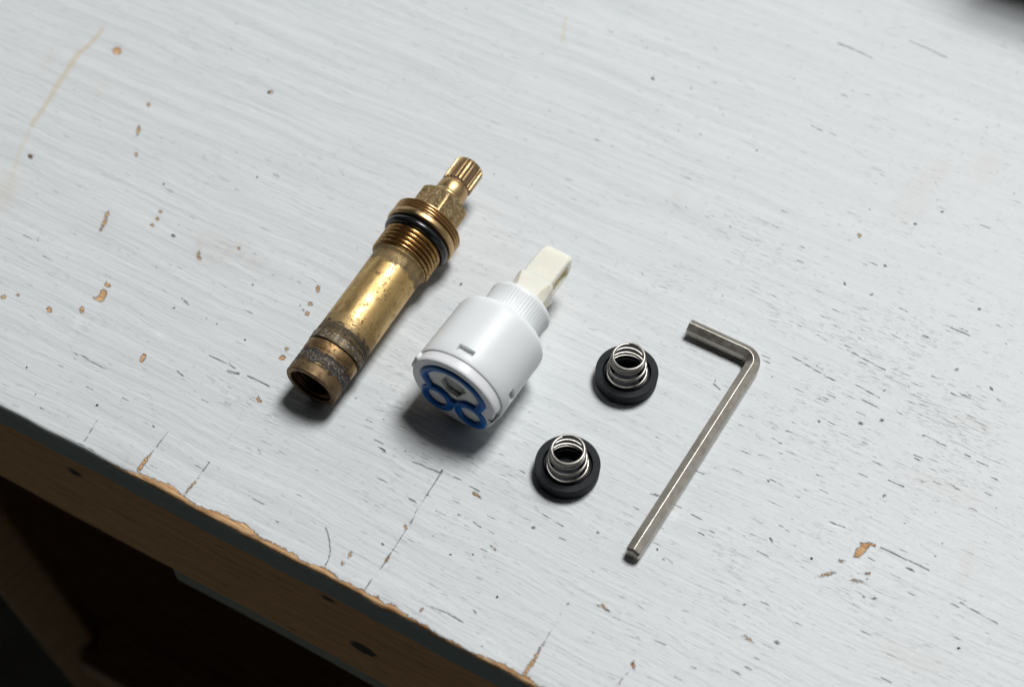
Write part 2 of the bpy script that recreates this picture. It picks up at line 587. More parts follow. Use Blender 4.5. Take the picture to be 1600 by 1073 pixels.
def ell_k(px, py, la, lb, ang, far):
    c = uv(px, py)
    a = math.radians(ang)
    va = uv(px + la * math.cos(a), py + la * math.sin(a)) - c
    vb = uv(px - lb * math.sin(a), py + lb * math.cos(a)) - c
    w = win(c, max(np.linalg.norm(va), np.linalg.norm(vb)) * far + 3)
    if w is None:
        return None, None, 0
    Mi = np.linalg.inv(np.array([va, vb]).T)
    du, dv = UU[w] - c[0], SS[w] - c[1]
    k = np.hypot(Mi[0, 0] * du + Mi[0, 1] * dv, Mi[1, 0] * du + Mi[1, 1] * dv)
    return w, k, min(np.linalg.norm(va), np.linalg.norm(vb))


def spot(name, px, py, la, lb=None, ang=0):
    w, k, s = ell_k(px, py, la, lb or la, ang, 1)
    if w is not None:
        A[name][w] = np.minimum(A[name][w], (k - 1) * s)


def soft(name, px, py, la, lb=None, ang=0, amt=1.0):
    w, k, s = ell_k(px, py, la, lb or la, ang, 2.2)
    if w is not None:
        A[name][w] = np.maximum(A[name][w], amt * np.exp(-1.4 * k ** 2))


def line(name, pts, w0, w1=None, jit=0.0, gain=None):
    """polyline of photo points; half widths in mm; gain -> soft stroke"""
    P = [uv(*p) for p in pts]
    Q = [P[0]]
    for a, b in zip(P[:-1], P[1:]):
        m = max(1, int(np.linalg.norm(b - a) / 2.0))
        for i in range(1, m + 1):
            Q.append(a + (b - a) * i / m + rng.normal(0, jit, 2))
    w1 = w0 if w1 is None else w1
    for i, (a, b) in enumerate(zip(Q[:-1], Q[1:])):
        f = i / max(1, len(Q) - 2)
        hw = w0 + (w1 - w0) * f
        c = (a + b) / 2
        w = win(c, np.linalg.norm(b - a) / 2 + 4)
        if w is None:
            continue
        d = b - a
        L = max(d @ d, 1e-9)
        t = np.clip(((UU[w] - a[0]) * d[0] + (SS[w] - a[1]) * d[1]) / L, 0, 1)
        dist = np.hypot(UU[w] - a[0] - t * d[0], SS[w] - a[1] - t * d[1])
        if gain is None:
            A[name][w] = np.minimum(A[name][w], dist - hw)
        else:
            A[name][w] = np.maximum(A[name][w], gain * np.exp(-1.2 * (dist / hw) ** 2))


# bare wood chips
for t in [(167, 336, 6, 3, -65), (163, 348, 8, 3, -65), (158, 358, 5, 2, -65),
          (251, 331, 3, 2.4, 0), (246, 342, 3, 2.4, 0), (238, 352, 3.4, 2.2, 0), (6, 464, 5, 3, 10), (28, 461, 3, 2.4, 0), (77, 484, 5, 4, 60),
          (128, 484, 4, 5, 0), (497, 451, 3.4, 6, 5), (485, 475, 4, 3, 0), (480, 490, 4, 3.4, 0),
          (441, 559, 5.5, 4, -20), (448, 545, 3.4, 3, 0), (183, 80, 7, 6, 0), (216, 204, 2.6, 8, 14), (232, 164, 2.6, 3.4, 0),
          (213, 242, 2.6, 3.4, 0), (48, 245, 4, 3.4, 0), (423, 144, 4, 3, 0), (745, 773, 8, 2.6, 32), (772, 857, 6, 1.5, 47),
          (658, 953, 4, 2, -40), 
          (1314, 876, 5, 2.2, 8), (1292, 897, 13, 2.6, -14), (1338, 907, 11, 2.2, 8), (1356, 895, 4.5, 2.8, 0), (1169, 998, 10, 2.2, 34),
          (989, 1039, 3.4, 5.4, -15), (1343, 368, 3.4, 3, 0), (310, 398, 2.4, 6, 10), (312, 404, 3, 3, 0), (547, 866, 3, 5, 30), (535, 880, 3, 3, 0),
          (605, 873, 2.6, 5, 32), (634, 824, 3, 4, 0), (470, 604, 2, 2, 0), (1037, 874, 2, 2, 0), (373, 388, 2.6, 2.6, 0)]:
    spot('chip', *t)
line('chip', [(217, 733), (228, 718)], 0.62, 0.45, 0.1)
line('chip', [(228, 718), (244, 697)], 0.25, 0.02, 0.1)
line('chip', [(291, 769), (305, 752), (316, 737)], 0.35, 0.05, 0.12)
line('chip', [(820, 1051), (832, 1032), (851, 1002)], 0.55, 0.15, 0.1)
line('chip', [(962, 1073), (985, 1045)], 0.18, 0.05, 0.1)
# edge wear: bare wood band, width by photo x
kx = [-200, 150, 175, 200, 215, 250, 300, 330, 385, 420, 470, 520, 560, 590, 620, 650, 690, 740, 780, 820, 845, 865, 900, 1500]
kw = [-1.2, -1.0, -0.3, 0.7, 1.7, 1.9, 1.5, 2.0, 2.1, 1.7, 1.5, 1.4, 1.0, 1.6, 1.7, 0.8, 0.3, 0.6, 1.0, 1.3, 0.9, 0.0, -0.6, -1.2]
ku = []
for x in kx:
    y = 633 + (x - 0) * (1066 - 633) / 825
    ku.append(uv(x, y)[0])
fr = np.array([mnoise.fractal(Vector((x * 0.16, 3.3, 0)), 0.6, 2.3, 6) for x in us])
wid = np.interp(us, ku, kw) + fr * 0.9
edge_top = (SS - VE) - wid[:, None]
edge_low = (VE - 0.9 - SS) + 0.3 * wob(us, 0.5, 12)[:, None]
A['chip'] = np.minimum(A['chip'], np.maximum(edge_top, edge_low))
def poly(name, pts):
    P = np.array([uv(*p) for p in pts])
    c = P.mean(0)
    w = win(c, np.abs(P - c).max() + 3)
    if w is None:
        return
    X, Y = UU[w], SS[w]
    d = np.full(X.shape, 99.0)
    ins = np.zeros(X.shape, bool)
    for a, b in zip(P, np.roll(P, -1, 0)):
        e = b - a
        t = np.clip(((X - a[0]) * e[0] + (Y - a[1]) * e[1]) / (e @ e), 0, 1)
        d = np.minimum(d, np.hypot(X - a[0] - t * e[0], Y - a[1] - t * e[1]))
        ins ^= ((a[1] > Y) != (b[1] > Y)) & (X < (b[0] - a[0]) * (Y - a[1]) / (b[1] - a[1] + 1e-12) + a[0])
    A[name][w] = np.minimum(A[name][w], np.where(ins, -d, d))


for k_, ox, oy, pp in [(2.981, 0, 300, [(480, 450), (500, 462), (497, 480), (480, 512), (455, 510), (435, 495), (432, 488), (452, 490), (462, 478), (470, 455)]),
                       (2.981, 0, 300, [(485, 425), (498, 418), (520, 438), (512, 445), (488, 440)]),
                       (3.322, 1150, 750, [(643, 312), (650, 325), (690, 322), (715, 325), (733, 342), (720, 345), (700, 338), (685, 352), (668, 378), (640, 402), (605, 402), (618, 372), (622, 355), (645, 345)]),
                       (2.981, 0, 300, [(655, 765), (668, 752), (685, 755), (680, 770), (668, 790), (655, 798), (652, 785)]),
                       (2.981, 0, 300, [(1190, 970), (1205, 945), (1210, 962), (1222, 972), (1218, 982), (1200, 975)]),
                       (2.8775, 600, 700, [(945, 700), (975, 705), (985, 695), (992, 708), (1025, 742), (1010, 738), (985, 718)])]:
    poly('chip', [(ox + x / k_, oy + y / k_) for x, y in pp])
# fissures
for p, w0 in [([(570, 922), (600, 880), (640, 820), (662, 780), (690, 737)], 0.07), ([(245, 697), (263, 673)], 0.06), ([(316, 737), (328, 721)], 0.06),
              ([(131, 690), (151, 657)], 0.06), ([(351, 693), (363, 677), (373, 663)], 0.06), ([(853, 1000), (872, 968), (888, 940)], 0.02),
              ([(985, 1045), (992, 1030)], 0.08), ([(508, 823), (514, 843), (516, 862), (508, 884)], 0.08), ([(356, 580), (366, 583), (373, 584)], 0.30),
              ([(325, 555), (348, 564), (369, 576)], 0.10), ([(386, 587), (404, 595), (419, 603)], 0.13), ([(111, 548), (140, 563), (171, 579)], 0.08),
              ([(1376, 855), (1400, 866), (1424, 877), (1451, 891)], 0.14), ([(1297, 815), (1310, 820), (1321, 824)], 0.12),
              ([(673, 947), (700, 957), (725, 973)], 0.13), ([(645, 721), (668, 731), (688, 740)], 0.14), ([(688, 740), (690, 733)], 0.2),
              ([(1237, 557), (1270, 576), (1306, 596)], 0.09), ([(1323, 546), (1350, 561), (1383, 578)], 0.10), ([(1338, 602), (1375, 621)], 0.10),
              ([(1347, 624), (1375, 638)], 0.11), ([(1476, 507), (1517, 526)], 0.10), ([(1309, 67), (1362, 90)], 0.14), ([(1421, 64), (1480, 90)], 0.12),
              ([(1267, 196), (1309, 214)], 0.07), ([(283, 466), (293, 471)], 0.12), ([(277, 580), (286, 588)], 0.12), ([(835, 795), (880, 822)], 0.07),
              ([(739, 815), (750, 824)], 0.1), ([(715, 803), (719, 806)], 0.14), ([(1217, 820), (1232, 830)], 0.08), ([(1388, 750), (1412, 761)], 0.12),
              ([(36, 367), (60, 377)], 0.09), ([(1115, 600), (1125, 608)], 0.16), ([(1438, 680), (1480, 698)], 0.05), ([(1500, 940), (1560, 975)], 0.08),
              ([(580, 985), (640, 1012)], 0.03), ([(700, 655), (735, 640)], 0.05), ([(90, 700), (125, 718)], 0.05)]:
    line('crack', p, w0, None, 0.12)
for x0, y0, x1, y1, k, hw in [(560, 640, 880, 860, 60, 0.03), (1180, 480, 1580, 780, 90, 0.05), (880, 760, 1560, 1060, 90, 0.03), (60, 560, 480, 800, 60, 0.03),
                              (1150, 60, 1580, 420, 50, 0.03), (760, 30, 1200, 330, 40, 0.0), (1000, 640, 1220, 860, 30, 0.05), (60, 200, 560, 520, 45, 0.02)]:
    for _ in range(k):
        x, y = rng.uniform(x0, x1), rng.uniform(y0, y1)
        L = rng.uniform(8, 34)
        s = rng.uniform(0.40, 0.56)
        line('crack', [(x, y), (x + L, y + L * s)], hw + rng.uniform(-0.10, 0.05), hw - 0.15, 0.10)
# specks
GRIT = []
for t in [(256, 288, 3), (271, 368, 3.2), (402, 277, 3), (420, 145, 3), (47, 244, 3.2), (42, 574, 2.2), (152, 633, 3), (383, 531, 2), (272, 481, 2.4),
          (339, 506, 2), (395, 445, 2), (1027, 858, 3), (704, 866, 2.2), (739, 866, 2), (777, 932, 2.8), (1163, 944, 2.4), (1214, 1003, 4), (1498, 1012, 3), (1268, 872, 2.6),
          (1205, 843, 2.4), (1280, 658, 2.4), (1345, 661, 3.4), (1378, 656, 2.6), (1382, 610, 2), (1320, 443, 2.2), (1362, 460, 2.2), (1383, 415, 2.6), (1472, 331, 2.4),
          (1430, 350, 2.6), (1530, 483, 2.6), (1549, 607, 2.4), (1495, 577, 2.6), (834, 824, 2.4), (934, 832, 2), (742, 955, 1.8), (688, 957, 1.6), (474, 484, 1.6),
          (1201, 751, 1.6), (1349, 932, 2), (1366, 934, 2.2), (1414, 816, 1.6), (1462, 868, 1.4), (600, 655, 1.4), (556, 622, 1.4), (720, 444, 2.2), (598, 850, 2), (433, 815, 1.8),
          (1440, 753, 1.8), (1020, 123, 2.6), (362, 76, 1.2), (1382, 774, 2.6), (240, 666, 1.6), (982, 870, 1.2), (420, 793, 1.2), (280, 611, 1.2)]:
    if len(GRIT) * 2 < t[2] * 12 and t[2] < 3.1:
        GRIT.append(t)
    else:
        spot('speck', t[0], t[1], t[2] * rng.uniform(0.9, 1.5), t[2] * rng.uniform(0.5, 0.8), rng.uniform(-30, 60))
for _ in range(110):
    spot('speck', rng.uniform(0, 1600), rng.uniform(0, 1073), rng.uniform(0.4, 1.5), rng.uniform(0.4, 0.9), rng.uniform(0, 180))
# stains, scuffs, and a highlight painted along a ridged crack
line('stain', [(160, 45), (150, 60), (122, 85), (108, 105)], 0.7, 1.3, 0.1, 0.9)
line('stain', [(108, 105), (80, 150), (58, 185)], 1.2, 0.9, 0.1, 0.80)
line('stain', [(56, 184), (50, 196)], 0.9, 0.6, 0.1, 0.8)
line('stain', [(50, 196), (33, 230), (14, 290)], 0.5, 0.9, 0.1, 0.40)
line('stain', [(884, 28), (878, 66)], 0.5, 0.7, 0.1, 0.5)
soft('stain', 10, 300, 20, 45, 20, 0.30)
soft('stain', 157, 140, 12, 20, 30, 0.18)
soft('stain', 75, 95, 12, 30, 30, 0.18)
for t in [(345, 388, 50, 24, 10, 0.8), (312, 385, 12, 22, 10, 0.9), (352, 395, 20, 12, 10, 0.9), (395, 410, 18, 14, 20, 0.8), (375, 380, 14, 10, 0, 0.9), (1440, 290, 50, 20, -40, 0.6),
          (1420, 330, 40, 22, -30, 0.5), (1540, 260, 22, 30, 30, 0.6), (1510, 885, 16, 40, 20, 0.7), (1470, 265, 20, 14, 0, 0.7), (1470, 760, 90, 20, 20, 0.4), (1430, 1030, 90, 30, 20, 0.4),
          (165, 345, 18, 10, -60, 0.6), (246, 340, 18, 8, -60, 0.5), (183, 80, 14, 12, 0, 0.7), (20, 80, 20, 10, 0, 0.3), (1060, 300, 14, 40, 20, 0.4), (1515, 660, 70, 14, 24, 0.4)]:
    soft('pink', *t)
for t in [(250, 521, 12, 7, 20, 0.9), (121, 502, 6, 10, 0, 0.9), (1052, 805, 14, 12, 0, 0.9), (1046, 798, 16, 4, 50, 0.9), (693, 940, 24, 4, 26, 0.8), (570, 905, 16, 8, 0, 0.7), (760, 1000, 20, 8, 20, 0.7),
          (1340, 880, 18, 6, 0, 0.8), (620, 910, 30, 10, 20, 0.5), (340, 775, 40, 12, 26, 0.5), (780, 1020, 14, 8, 20, 0.7), (1300, 820, 20, 4, 26, 0.8)]:
    soft('scuff_glint', *t)

for t in [(1400, 620, 330, 220, 20, 0.85), (700, 770, 260, 120, 25, 0.95), (1250, 900, 300, 160, 20, 0.75), (380, 640, 200, 60, 28, 0.85), (1150, 420, 260, 160, 20, 0.7), (640, 620, 130, 80, 25, 0.9)]:
    soft('dens', *t)
V = np.stack([UU, VV, ZZ], -1).reshape(-1, 3) / 1000
ii = (np.arange(nu - 1)[:, None] * nv + np.arange(nv - 1)[None, :]).ravel()
quads = np.stack([ii, ii + 1, ii + nv + 1, ii + nv], -1).astype(np.int32)
me = bpy.data.meshes.new('table_top')
me.vertices.add(len(V))
me.vertices.foreach_set('co', V.astype(np.float32).ravel())
me.loops.add(quads.size)
me.loops.foreach_set('vertex_index', quads.ravel())
me.polygons.add(len(quads))
me.polygons.foreach_set('loop_start', np.arange(0, quads.size, 4, dtype=np.int32))
me.update(calc_edges=True)
me.validate()
for k, a in A.items():
    at_ = me.attributes.new(k, 'FLOAT', 'POINT')
    at_.data.foreach_set('value', a.astype(np.float32).ravel())
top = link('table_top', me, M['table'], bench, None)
me.polygons.foreach_set('use_smooth', np.ones(len(me.polygons), dtype=bool))


def plank(name, u0, u1, v0, v1, z0, z1, mat, knots=(), step=2.0, bev=1.0):
    """board with a finely divided front so that its knots have a place (mm)"""
    uu = np.linspace(u0, u1, max(2, int((u1 - u0) / step)))
    ring = [(v0, z0 + bev), (v0, z1 - bev), (v0 + bev, z1), (v1, z1), (v1, z0), (v0 + bev, z0)]
    n1 = max(2, int((z1 - z0) / step))
    ring = [(v0, z0 + bev + (z1 - z0 - 2 * bev) * i / n1) for i in range(n1 + 1)] + ring[2:]
    m = len(ring)
    Vv = [(u / 1000, (v + 0.25 * math.sin(u * 0.05 + z)) / 1000, z / 1000) for u in uu for v, z in ring]
    Fc = [(i * m + k, i * m + (k + 1) % m, (i + 1) * m + (k + 1) % m, (i + 1) * m + k) for i in range(len(uu) - 1) for k in range(m)]
    Fc += [tuple(range(m)), tuple((len(uu) - 1) * m + k for k in range(m))][::1]
    me = mesh(Vv, Fc)
    bm = bmesh.new()
    bm.from_mesh(me)
    bmesh.ops.recalc_face_normals(bm, faces=bm.faces)
    bm.to_mesh(me)
    bm.free()
    kn = np.full(len(Vv), 9.0, dtype=np.float32)
    arr = np.array(Vv) * 1000
    for (ku_, kz, ru, rz) in knots:
        kn = np.minimum(kn, (np.hypot((arr[:, 0] - ku_) / ru, (arr[:, 2] - kz) / rz) - 1) * min(ru, rz))
    a = me.attributes.new('knot', 'FLOAT', 'POINT')
    a.data.foreach_set('value', kn.astype(np.float32))
    return link(name, me, mat, bench, 30)


def face_pt(px, py):
    """where the photo point meets the vertical front of the bench -> (u, z) mm"""
    d = cF * FPX + cR * (px - 800) - cU * (py - 536.5)
    t = (VE / 1000 + 0.0008 - cC @ EV) / (d @ EV)
    p = cC + d * t
    return (p @ EU) * 1000, p[2] * 1000


kn = []
for px, py, ru, rz in [(115, 737, 3.0, 2.2), (567, 1014, 4.5, 3.6), (513, 936, 2.6, 1.5), (642, 1010, 2.2, 0.8)]:
    a, b = face_pt(px, py)
    kn.append((a, b, ru, rz))
APB = face_pt(200, 852)[1]
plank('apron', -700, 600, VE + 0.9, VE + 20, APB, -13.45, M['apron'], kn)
ru0 = face_pt(258, 893)[0]
plank('rail', ru0, 600, VE + 4, VE + 34, APB - 22, APB - 0.4, M['rail'], (), 6, 4.0)


def beam(name, p0, p1, wx, wy, mat):
    """rough square timber between two world points (m)"""
    d = Vector(p1) - Vector(p0)
    R = d.to_track_quat('Z', 'Y').to_matrix()
    bm = bmesh.new()
    box_bm(bm, (0, 0, d.length / 2), (wx, wy, d.length), 0.003)
    me = bm_mesh(bm)
    me.transform((Matrix.Rotation(-ANG, 4, 'Z') @ Matrix.Translation(Vector(p0)) @ R.to_4x4()))
    kk = me.attributes.new('knot', 'FLOAT', 'POINT')
    kk.data.foreach_set('value', np.full(len(me.vertices), 9.0, dtype=np.float32))
    return link(name, me, mat, bench, 30)


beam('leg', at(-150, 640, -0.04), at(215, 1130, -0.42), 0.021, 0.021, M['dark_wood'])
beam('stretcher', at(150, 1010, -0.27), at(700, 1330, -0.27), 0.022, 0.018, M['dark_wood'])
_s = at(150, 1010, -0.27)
plank('added_shelf', (_s @ EU) * 1000 - 160, 900, (_s @ EV) * 1000 + 6, VE + 229, -286, -274, M['dark_wood'], (), 30)  # added shelf, keeps the space under the bench black
plank('added_blocking_panel', -900, 900, VE + 230, VE + 242, -779, -14, M['dark_wood'], (), 60)  # added panel, stops window light from reaching under the bench

fl = mesh([(-6, -6, -0.78), (6, -6, -0.78), (6, 6, -0.78), (-6, 6, -0.78)], [(0, 1, 2, 3)])
tag(link('floor', fl, M['floor'], None, None), 'floor in shade below the workbench', kind='structure')

# stand-in box for the dark far corner, its height set for the shadow
bx = at(1538, -64)
bm = bmesh.new()
box_bm(bm, (0.08, 0.05, 0.04), (0.16, 0.10, 0.08), 0.004)
bo = link('stand_in_box', bm_mesh(bm), M['box'], None, 30)
bo.location = (bx[0], bx[1], 0.0005)
bo.rotation_euler = (0, 0, ANG)
tag(bo, 'dark out of focus thing at the far corner of the bench, mostly out of frame', 'box')

# loose grit on the paint
bm = bmesh.new()
for px, py, r in GRIT:
    c = at(px, py)
    q = bmesh.ops.create_icosphere(bm, subdivisions=2, radius=r * 0.000125)
    sx, sy, sz = rng.uniform(0.6, 1.5), rng.uniform(0.6, 1.2), rng.uniform(0.45, 0.8)
    for v in q['verts']:
        v.co *= 1 + 0.30 * mnoise.noise(v.co * 9000 + Vector((px, py, 0)))
        v.co = Vector((v.co.x * sx, v.co.y * sy, v.co.z * sz)) + Vector((c[0], c[1], r * 0.00004))
M['grit'] = mat_plain('dark_grit', (0.055, 0.045, 0.038), 0.8, nscale=4, namp=0.4)
gr_ = link('grit', bm_mesh(bm), M['grit'], None, 60)
tag(gr_, 'small dark specks of grit scattered over the painted bench top', kind='stuff')

# ------------------------------------------------------------------ brass valve
P0 = at(485, 604, 0.00825)
P1 = at(661, 362, 0.0112)
ax = Vector(P1 - P0).normalized()
xa = Vector((0, 0, 1)).cross(ax).normalized()
ya = ax.cross(xa)
Rb = Matrix((xa, ya, ax)).transposed()
valve = empty('tap_valve', P0, Rb)
tag(valve, 'long tarnished brass tap valve with splined tip lying left of the white plastic cartridge', 'tap valve')
NS = 96
TH = np.arange(NS) * 2 * np.pi / NS


def saw(x):
    x = x % 1.0
    return 1 - np.abs(2 * x - 1)


def prof_mesh(rows, n=NS, **k):
    return grid_rev(rows, n, **k)


def screw(z0, z1, r, depth, pitch, n=NS, per=8):
    th = np.arange(n) * 2 * np.pi / n
    rows = []
    m = int((z1 - z0) / pitch * per)
    for i in range(m + 1):
        z = z0 + (z1 - z0) * i / m
        t = saw(z / pitch + th / (2 * np.pi))
        fade = min(1, i / 3, (m - i) / 3)
        rows.append((z, r - depth * (1 - np.clip(t * 1.35 - 0.1, 0, 1)) * (0.3 + 0.7 * fade)))
    return rows


def dent(r, amp, seed, f=3):
    k = np.random.default_rng(seed)
    o = np.zeros(NS)
    for i in range(1, f + 3):
        o += np.sin(TH * i + k.uniform(0, 6.28)) * k.uniform(-1, 1)
    return r + o * amp


# sleeve at the open end with its bore
rows = [(10.5, 5.0), (10, 5.5)]
for i in range(30):
    z = 9.6 - i * 0.28
    rows.append((z, 5.75 + 0.3 * saw(z / 1.1 + TH / 6.283)))
rows += [(1.2, 6.05), (1.15, 6.5), (0.5, 6.55), (0.13, 6.61)]
bore = rows
me_b = prof_mesh([(10.5, 0.05)] + bore)
sl = [(0.12, 6.6), (0.0, dent(6.8, 0.03, 1)), (0.02, dent(7.95, 0.03, 2)), (0.3, dent(8.2, 0.02, 3)), (0.5, 8.24), (3.2, 8.24), (3.35, 8.12)]
for i in range(16):
    z = 3.5 + i * 0.14
    sl.append((z, 8.12 + 0.09 * saw(z / 0.5 + TH / 6.283)))
for i in range(12):
    sl.append((5.8 + i * 0.24, dent(8.16, 0.035, 20 + i, 6)))
sl += [(8.7, 8.2), (8.9, 8.26), (11.3, 8.28), (11.5, 8.15), (11.55, 7.5), (12.2, 7.5)]
o = link('end_sleeve', prof_mesh(sl), M['end'], valve, 26)
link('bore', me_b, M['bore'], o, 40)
# collar, a nut-like ring with a ragged edge
cr = [(11.95, 7.5)]
hexr = 8.55 + 0.22 * np.cos(6 * TH)
rag = 0.25 * np.sin(2 * TH + 1) + 0.12 * np.sin(5 * TH)
cr += [(11.8 + rag, hexr - 0.35), (12.0 + rag, hexr)]
cr += [(13.9, dent(8.6, 0.04, 4) + 0.08 * np.cos(6 * TH)), (14.5, dent(8.5, 0.04, 5)), (14.75, 8.2), (14.8, 7.6)]
link('collar', prof_mesh(cr), M['collar'], valve, 30)
br = [(14.6, 7.5), (14.62, 8.1)]
br += [(14.9 + i * 0.1, 8.22 + 0.10 * saw((14.9 + i * 0.1) / 0.55 + TH / 6.283)) for i in range(20)]
br += [(17.0, 8.2), (17.5, 8.24), (20, 8.25), (25, 8.25), (30, 8.25), (35, 8.25), (40, 8.26), (44, 8.27), (46, 8.28), (46.6, 8.4), (47.2, 8.75), (47.6, 8.95), (48.3, 8.9)]
link('barrel', prof_mesh(br), M['barrel'], valve, 35)
link('thread_band', prof_mesh([(47.9, 8.2)] + screw(48.0, 55.6, 9.6, 1.15, 1.52, NS, 14) + [(55.7, 9.0), (56.0, 8.9), (60, 8.9)]), M['thread'], valve, 50)
tor = [(57.35 + 1.45 * math.sin(a), 9.55 + 1.25 * math.cos(a)) for a in np.linspace(0, 2 * math.pi, 24, endpoint=False)]
link('rubber_ring', prof_mesh(tor, close=True), M['oring'], valve, 60)
fr = [(58.85, 9.0), (58.9, 11.0), (59.1, 11.3), (59.4, 11.4), (60.6, 11.4), (60.9, 11.3), (61.0, 10.9), (61.1, 10.6)]
fr += screw(61.2, 64.3, 11.3, 0.85, 1.0, NS, 12)
fr += [(64.35, 10.9), (64.7, 10.5), (65.0, 9.8), (65.2, 8.6), (65.25, 7.0), (65.25, 5.0)]
link('flange', prof_mesh(fr), M['flange'], valve, 45)
# hex nut
nh = 120
th = np.arange(nh) * 2 * np.pi / nh
PH = math.radians(8)
hx = 7.8 / np.cos(((th + PH) % (math.pi / 3)) - math.pi / 6)
hx = np.minimum(hx, 8.85)
hr = [(65.0, hx * 0.9), (65.05, hx)]
for z, lim in [(67.5, 9.5), (71, 9.5), (72.6, 9.0), (73.2, 8.65), (73.8, 8.2), (74.2, 7.7), (74.3, 7.3)]:
    hr.append((z, np.minimum(hx, lim)))
hr += [(74.35, 6.0), (74.35, 4.6)]
hr = [(z if z < 65.2 else 65 + (z - 65) * 0.93, r) for z, r in hr]
link('hex_nut', grid_rev(hr, nh), M['hex'], valve, 25)
sp = [(74.4, 5.0), (75.2, 5.15), (76.8, 5.15), (77.0, 5.02), (77.2, 4.98), (77.4, 5.05), (80.0, 4.95), (80.8, 4.85), (81.3, 4.62), (81.9, 4.5), (82.2, 4.4)]
sp = [(65 + (z - 65) * 0.93, r) for z, r in sp]
spin = link('spindle', prof_mesh(sp), M['spindle'], valve, 35)
ns = 22 * 10
th = np.arange(ns) * 2 * np.pi / ns
tt = np.clip(saw(th * 22 / (2 * np.pi)) * 2.2 - 0.35, 0, 1)
rs = 4.38 + 0.55 * tt
st = [(81.6, np.minimum(rs, 4.3)), (82.0, np.minimum(rs, 4.72)), (82.35, rs), (84, rs), (86, rs), (88, rs), (90.4, rs), (90.9, np.minimum(rs, 4.7)), (91.2, np.minimum(rs, 4.38)), (91.25, 3.6), (91.1, 1.0)]
st = [(65 + (z - 65) * 0.93, r) for z, r in st]
link('splined_tip', grid_rev(st, ns, cap1=True), M['spline'], spin, 30)

# ------------------------------------------------------------------ white cartridge
RC = 14.3
Q0 = at(708, 616, RC / 1000)
Q1 = at(708 + 61, 616 - 79.2, RC / 1000)
ax = Vector(Q1 - Q0).normalized()
xa = ax.cross(Vector((0, 0, 1))).normalized()       # to the right seen from the front face... x across, y up
ya = Vector((0, 0, 1))
Rc = Matrix((-xa, ya, ax)).transposed()
if Rc.determinant() < 0:
    Rc = Matrix((xa, ya, ax)).transposed()
XS = 1 if Vector(Rc.col[0]).x > 0 else -1           # sign of local x that points right in the picture
cart = empty('mixer_cartridge', Q0, Rc)
tag(cart, 'white plastic mixer tap cartridge with cream lever and blue seal on its face', 'tap cartridge')


def loc_of(px, py, r):
    """ray of a photo point met with the cylinder of radius r mm round the axis -> local (angle, z mm)"""
    d = cF * FPX + cR * (px - 800) - cU * (py - 536.5)
    Mi = np.array(Rc.inverted())
    o_ = Mi @ (cC - Q0) * 1000
    dd = Mi @ d
    a = dd[0] ** 2 + dd[1] ** 2
    b = 2 * (o_[0] * dd[0] + o_[1] * dd[1])
    c_ = o_[0] ** 2 + o_[1] ** 2 - r * r
    q = b * b - 4 * a * c_
    if q < 0:
        return None
    t = (-b - math.sqrt(q)) / (2 * a)
    p = o_ + dd * t
    return math.atan2(p[1], p[0]), p[2]


nb = 128
bd = [(3.2, 11.5), (3.2, 13.95), (3.35, 14.2), (3.8, 14.32), (8, 14.3), (14, 14.28), (20, 14.26), (23.5, 14.25)]
for k in range(1, 9):
    a = math.pi / 2 * k / 8
    bd.append((23.5 + 2.6 * math.sin(a), 14.25 - 2.6 * (1 - math.cos(a))))
bd += [(26.3, 10.5), (26.4, 9.4), (26.4, 6.0), (12, 6.0), (12, 11.5)]
body = grid_rev(bd, nb, close=True)
cb = bmesh.new()
for px, py, wa, wz, dep in [(728, 547, 5.0, 2.2, 1.6), (800, 618, 4.2, 2.4, 1.6)]:
    q = loc_of(px, py, 14.3)
    if q:
        Mx = Matrix.Rotation(q[0], 4, 'Z') @ Matrix.Translation((0.0143, 0, q[1] / 1000))
        box_bm(cb, (0, 0, 0), (2 * dep / 1000, wa / 1000, wz / 1000), 0, Mx)
        print('slot', math.degrees(q[0]), q[1])
body = cut(body, bm_mesh(cb))
link('body', body, M['white'], cart, 30)

circ = lambda r, n=72, c=(0, 0): [(c[0] + r * math.cos(2 * math.pi * i / n), c[1] + r * math.sin(2 * math.pi * i / n)) for i in range(n)]
CX, CY, CRR = 5.55, -6.2, 4.35


def trefoil(off):
    """outline of the large chamber, shrunk by off"""
    pts = []
    R = 10.25 - off
    for a in np.linspace(14, 166, 40):
        pts.append((R * math.cos(math.radians(a)), R * math.sin(math.radians(a)) + 0.1))
    r2 = CRR + off
    for a in np.linspace(118, 22, 16):
        pts.append((-CX + r2 * math.cos(math.radians(a)), CY + r2 * math.sin(math.radians(a))))
    for a in np.linspace(158, 62, 16):
        pts.append((CX + r2 * math.cos(math.radians(a)), CY + r2 * math.sin(math.radians(a))))
    return pts


def smooth_loop(p, it=3):
    p = np.array(p)
    for _ in range(it):
        p = (np.roll(p, 1, 0) + 2 * p + np.roll(p, -1, 0)) / 4
    return p


def resample(p, n):
    p = np.array(p)
    q = np.vstack([p, p[:1]])
    d = np.concatenate([[0], np.cumsum(np.linalg.norm(np.diff(q, axis=0), axis=1))])
    s = np.linspace(0, d[-1], n, endpoint=False)
    return np.stack([np.interp(s, d, q[:, 0]), np.interp(s, d, q[:, 1])], -1)


big = smooth_loop(resample(trefoil(0.7), 110), 3)
plate = flat_curve([circ(13.35, 96), big.tolist(), circ(CRR - 0.7, 40, (-CX, CY)), circ(CRR - 0.7, 40, (CX, CY))], 0.0, 3.3)
